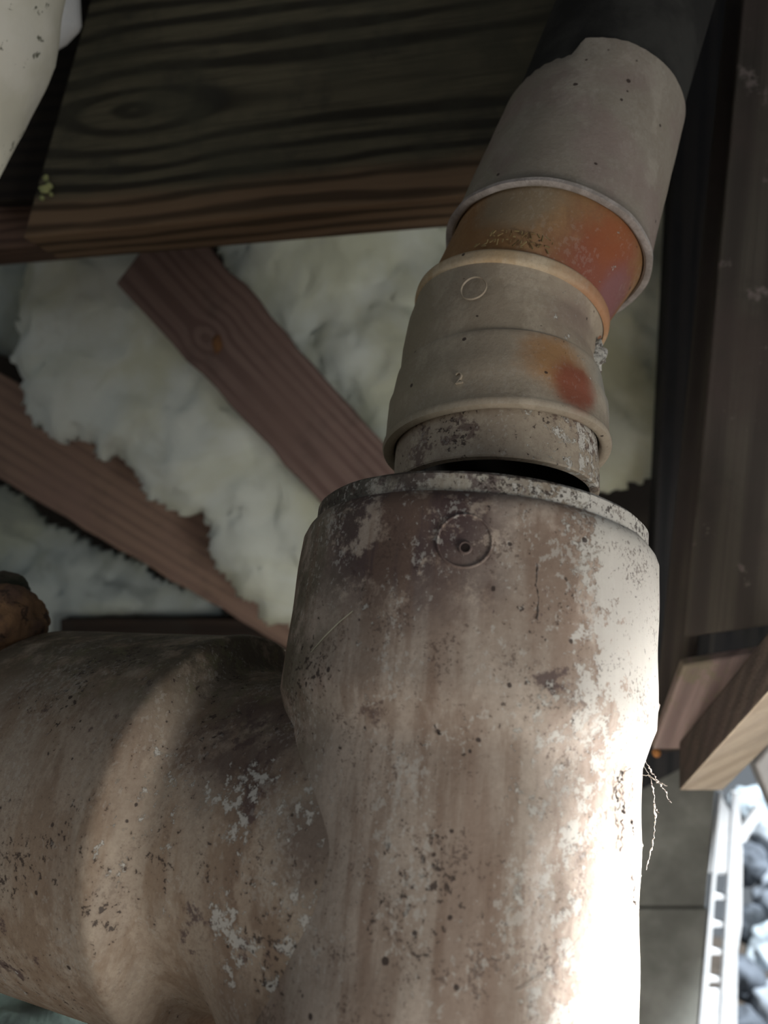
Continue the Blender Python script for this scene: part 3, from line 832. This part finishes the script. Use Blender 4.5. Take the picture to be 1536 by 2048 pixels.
# bright garden outside: stones and foliage clumps
GM = [plain('garden_grey', (0.20, 0.23, 0.27), (0.42, 0.47, 0.52), 6), plain('garden_dark', (0.02, 0.025, 0.03), (0.12, 0.14, 0.17), 7), plain('garden_pale', (0.40, 0.48, 0.54), (0.62, 0.70, 0.76), 5)]
stones = [(1500, 1620, 1.5, 48, 45, 2, 'pale boulder highest in the garden, under the beam'), (1552, 1690, 1.45, 50, 50, 0, 'grey boulder beside the white strip, second from the top'),
          (1500, 1730, 1.42, 48, 42, 1, 'dark boulder against the strip at mid height'), (1560, 1790, 1.4, 60, 55, 0, 'bluish grey boulder at the right edge, mid height'),
          (1495, 1850, 1.38, 42, 40, 1, 'darkest boulder touching the strip in the lower half'), (1545, 1900, 1.35, 55, 50, 2, 'pale bluish boulder low at the right edge'),
          (1490, 1960, 1.32, 45, 48, 1, 'dark boulder beside the foot of the strip'), (1550, 2010, 1.3, 55, 55, 0, 'grey boulder at the bottom right corner'),
          (1490, 2070, 1.28, 55, 50, 1, 'dark boulder lowest beside the strip')]
for i, (px, py, d, rx, ry, mi, lb) in enumerate(stones):
    o = lump('boulder', W(px, py, d), rx / F * d * 0.95, ry / F * d * 0.95, 0.024, GM[mi], None, 0.4, 2, 4, seed=i)
    tag(o, lb, 'rock', 'garden boulders seen past the strip')

# ================================================================== OTHER SMALL THINGS
# pale pipe with flared socket, top left, close to the camera
wp = thing('rain_pipe', 'pale painted pipe with flared white socket in the top corner left of joist', 'pipe', tuple(W(0, 100, 0.30)))
gm = G('pale_painted_plastic', 0.6, 0.3)
c_ = gm.mix(gm.step(gm.noise(30, 5), 0.4, 0.65), (0.60, 0.59, 0.50), (0.68, 0.67, 0.60))
c_ = gm.mix(gm.step(gm.noise(95, 8, 0.7), 0.60, 0.64, 0, 0.85), c_, (0.05, 0.055, 0.03))
M_pale = gm.done(c_, gm.noise(200, 5), 0.0005, 0.5)
pa, pb, pc = W(-68, -60, 0.40), W(-98, 130, 0.415), W(-300, 620, 0.45)
nn1 = (pa - pb).normalized(); nn2 = (pb - pc).normalized()
v, f = loft(lerp_rings([(pa + nn1 * 0.10, nn1, 0.0445), (pa, nn1, 0.0445), (W(-76, 60, 0.41), nn1, 0.0440), (pb, (nn1 + nn2).normalized(), 0.0415), (pb.lerp(pc, 0.5), nn2, 0.0370), (pc, nn2, 0.033)], 10), 96, wob=0.001)
mesh_obj('pipe_wall', v, f, M_pale, wp)
cap = thing('plastic_pipe', 'bright white plastic pipe end peeking out behind the pale painted pipe', 'pipe', tuple(W(-30, -20, 0.50)))
v, f = loft([(W(-55, -400, 0.50), nn1, 0.058), (W(-36, -30, 0.50), nn1, 0.058), (W(-36, -16, 0.50), nn1, 0.0565), (W(-40, 20, 0.50), nn1, 0.0500), (W(-44, 44, 0.50), nn1, 0.044)], 96, cap1=True, wob=0.001)
mesh_obj('pipe_end', v, f, M_white, cap)

# orange brown stone-like lumps at the left edge
gs = G('ochre_stone', 0.85, 0.2)
c_ = gs.mix(gs.step(gs.noise(50, 6, 0.65), 0.42, 0.6), (0.26, 0.15, 0.08), (0.14, 0.085, 0.06))
c_ = gs.mix(gs.step(gs.noise(110, 7, 0.7), 0.56, 0.62, 0, 0.8), c_, (0.05, 0.035, 0.03))
M_och = gs.done(c_, gs.noise(160, 7, 0.7), 0.0015, 0.8)
tag(lump('stone', W(2, 1245, 0.375), 0.0200, 0.0165, 0.02, M_och, None, 0.22, 1.8, 5, seed=2), 'orange brown rounded stone resting on the side branch at the left edge', 'stone')
tag(lump('stone', W(-4, 1180, 0.392), 0.0140, 0.0085, 0.010, plain('mossy_stone', (0.035, 0.04, 0.025), (0.08, 0.065, 0.05), 60), None, 0.22, 2.0, 5, seed=4), 'dark mossy stone above the orange brown one', 'stone')
# dark green mossy lump under the branch
tag(lump('mossy_rock', W(10, 2225, 0.43), 0.10, 0.058, 0.04, plain('dark_moss', (0.006, 0.011, 0.010), (0.013, 0.022, 0.019), 50, 0.95), None, 0.3, 2, 5, seed=5),
    'dark green mossy rock below the side branch, bottom corner', 'rock')

# cobwebs: dusty sagging threads on the right flank of the big pipe
M_web = plain('dusty_cobweb', (0.42, 0.37, 0.33), (0.30, 0.26, 0.24), 200, 0.9)
def tube_path(pts, r0_, jit, rnd, vv, ff, beads=0.3):
    seg = 5; base = len(vv); dense = []
    for i in range(len(pts) - 1):
        for k in range(8): dense.append(pts[i].lerp(pts[i + 1], k / 8))
    dense.append(pts[-1])
    for i, p in enumerate(dense):
        j = Vector((rnd.uniform(-1, 1), rnd.uniform(-1, 1), rnd.uniform(-1, 1))) * jit
        r = r0_ * (1 + (3.0 * rnd.random() if rnd.random() < beads else 0))
        for k in range(seg):
            a = 2 * math.pi * k / seg
            vv.append(p + j + RT * (math.cos(a) * r) + UP * (math.sin(a) * r) + fwd * (math.sin(a + 1) * r))
    for i in range(len(dense) - 1):
        for k in range(seg):
            k2 = (k + 1) % seg
            ff.append((base + i * seg + k, base + i * seg + k2, base + (i + 1) * seg + k2, base + (i + 1) * seg + k))
def web(label, paths, seed, r=0.00010, jit=0.00018, name='cobweb', mat=None, beads=0.3):
    vv, ff = [], []; rnd = random.Random(seed)
    for p in paths: tube_path([W(*q) for q in p], r, jit, rnd, vv, ff, beads)
    return tag(mesh_obj(name, vv, ff, mat or M_web), label, 'cobweb')
d = 0.318
web('dusty cobweb threads hanging off the right flank of the big tee',
    [[(1281, 1508, d), (1296, 1530, d), (1308, 1552, d), (1315, 1564, d), (1334, 1572, d)],
     [(1283, 1520, d), (1300, 1556, d), (1308, 1580, d), (1309, 1610, d), (1311, 1640, d), (1307, 1680, d), (1300, 1710, d), (1292, 1740, d)],
     [(1315, 1564, d), (1330, 1580, d), (1338, 1600, d), (1343, 1606, d)], [(1281, 1548, d), (1300, 1552, d), (1320, 1566, d)],
     [(1309, 1615, d), (1317, 1625, d)], [(1278, 1650, d), (1285, 1690, d), (1280, 1720, d)], [(1276, 1730, d), (1283, 1755, d)]], 5, 0.00014, 0.0003)
web('small dusty tuft of cobweb at the socket step of the big tee',
    [[(1296, 1395, d), (1305, 1388, d), (1307, 1398, d), (1300, 1402, d)], [(1296, 1412, d), (1308, 1410, d), (1314, 1418, d), (1304, 1424, d), (1294, 1420, d)],
     [(1286, 1460, d), (1288, 1470, d), (1284, 1476, d)]], 9, 0.0005, 0.0005)
# fibres and dirt strings lying on the barrel
def on_barrel(px, py, r=RB + 0.0004):
    """where the line of sight through a photo point meets the upright barrel"""
    dv = W(px, py, 1.0) - CAM
    ox, oy = CAM.x - BX, CAM.y - BY
    A = dv.x ** 2 + dv.y ** 2; B = 2 * (ox * dv.x + oy * dv.y); Cc = ox * ox + oy * oy - r * r
    t = (-B - math.sqrt(max(B * B - 4 * A * Cc, 0))) / (2 * A)
    return CAM + dv * t
def fibre(label, paths, r, jit, mat, beads, name='fibre', rr=RB + 0.0004, cat='fibre'):
    vv, ff = [], []; rnd = random.Random(len(label))
    for p in paths:
        tube_path([on_barrel(x, y, rr) for x, y in p], r, jit, rnd, vv, ff, beads)
    return tag(mesh_obj(name, vv, ff, mat), label, cat)
M_hair = plain('grey_hair', (0.30, 0.26, 0.22), (0.22, 0.19, 0.16), 200)
fibre('long curved hair lying across the bright lower barrel of the tee', [[(1035, 1982), (1075, 1958), (1110, 1930), (1140, 1895), (1158, 1876)]], 0.00013, 0.00001, M_hair, 0.0)
fibre('pale straight fibre on the left flank of the big socket', [[(622, 1304), (648, 1274), (676, 1246), (705, 1222)]], 0.00012, 0.00002, plain('pale_fibre', (0.5, 0.5, 0.38), (0.4, 0.4, 0.3), 100), 0.0, rr=RS + 0.0004)
M_dirt = plain('dark_dirt', (0.24, 0.19, 0.17), (0.12, 0.10, 0.09), 200, 0.95)
fibre('string of dark dirt and web running down the right side of the lower barrel',
      [[(1262, 1533), (1248, 1545), (1240, 1562), (1246, 1585), (1248, 1612), (1243, 1640), (1246, 1668), (1241, 1700)], [(1238, 1548), (1232, 1575), (1236, 1600)],
       [(1262, 1728), (1268, 1760), (1270, 1800), (1270, 1812)], [(1265, 1640), (1268, 1668)], [(1180, 1466), (1210, 1462), (1240, 1440), (1262, 1420)]], 0.00013, 0.0005, M_dirt, 0.40, name='dirt_string', cat='dirt')
fibre('dark hairline crack like thread below the pin hole, socket middle', [[(1076, 1130), (1073, 1160), (1077, 1200), (1075, 1240)]], 0.00012, 0.0002, M_dirt, 0.2, name='dirt_string', rr=RS + 0.0003, cat='dirt')
fibre('short curved dirt thread on the barrel under the socket step', [[(864, 1395), (868, 1430), (874, 1455), (880, 1468)]], 0.00018, 0.0003, M_dirt, 0.3, name='dirt_string', cat='dirt')
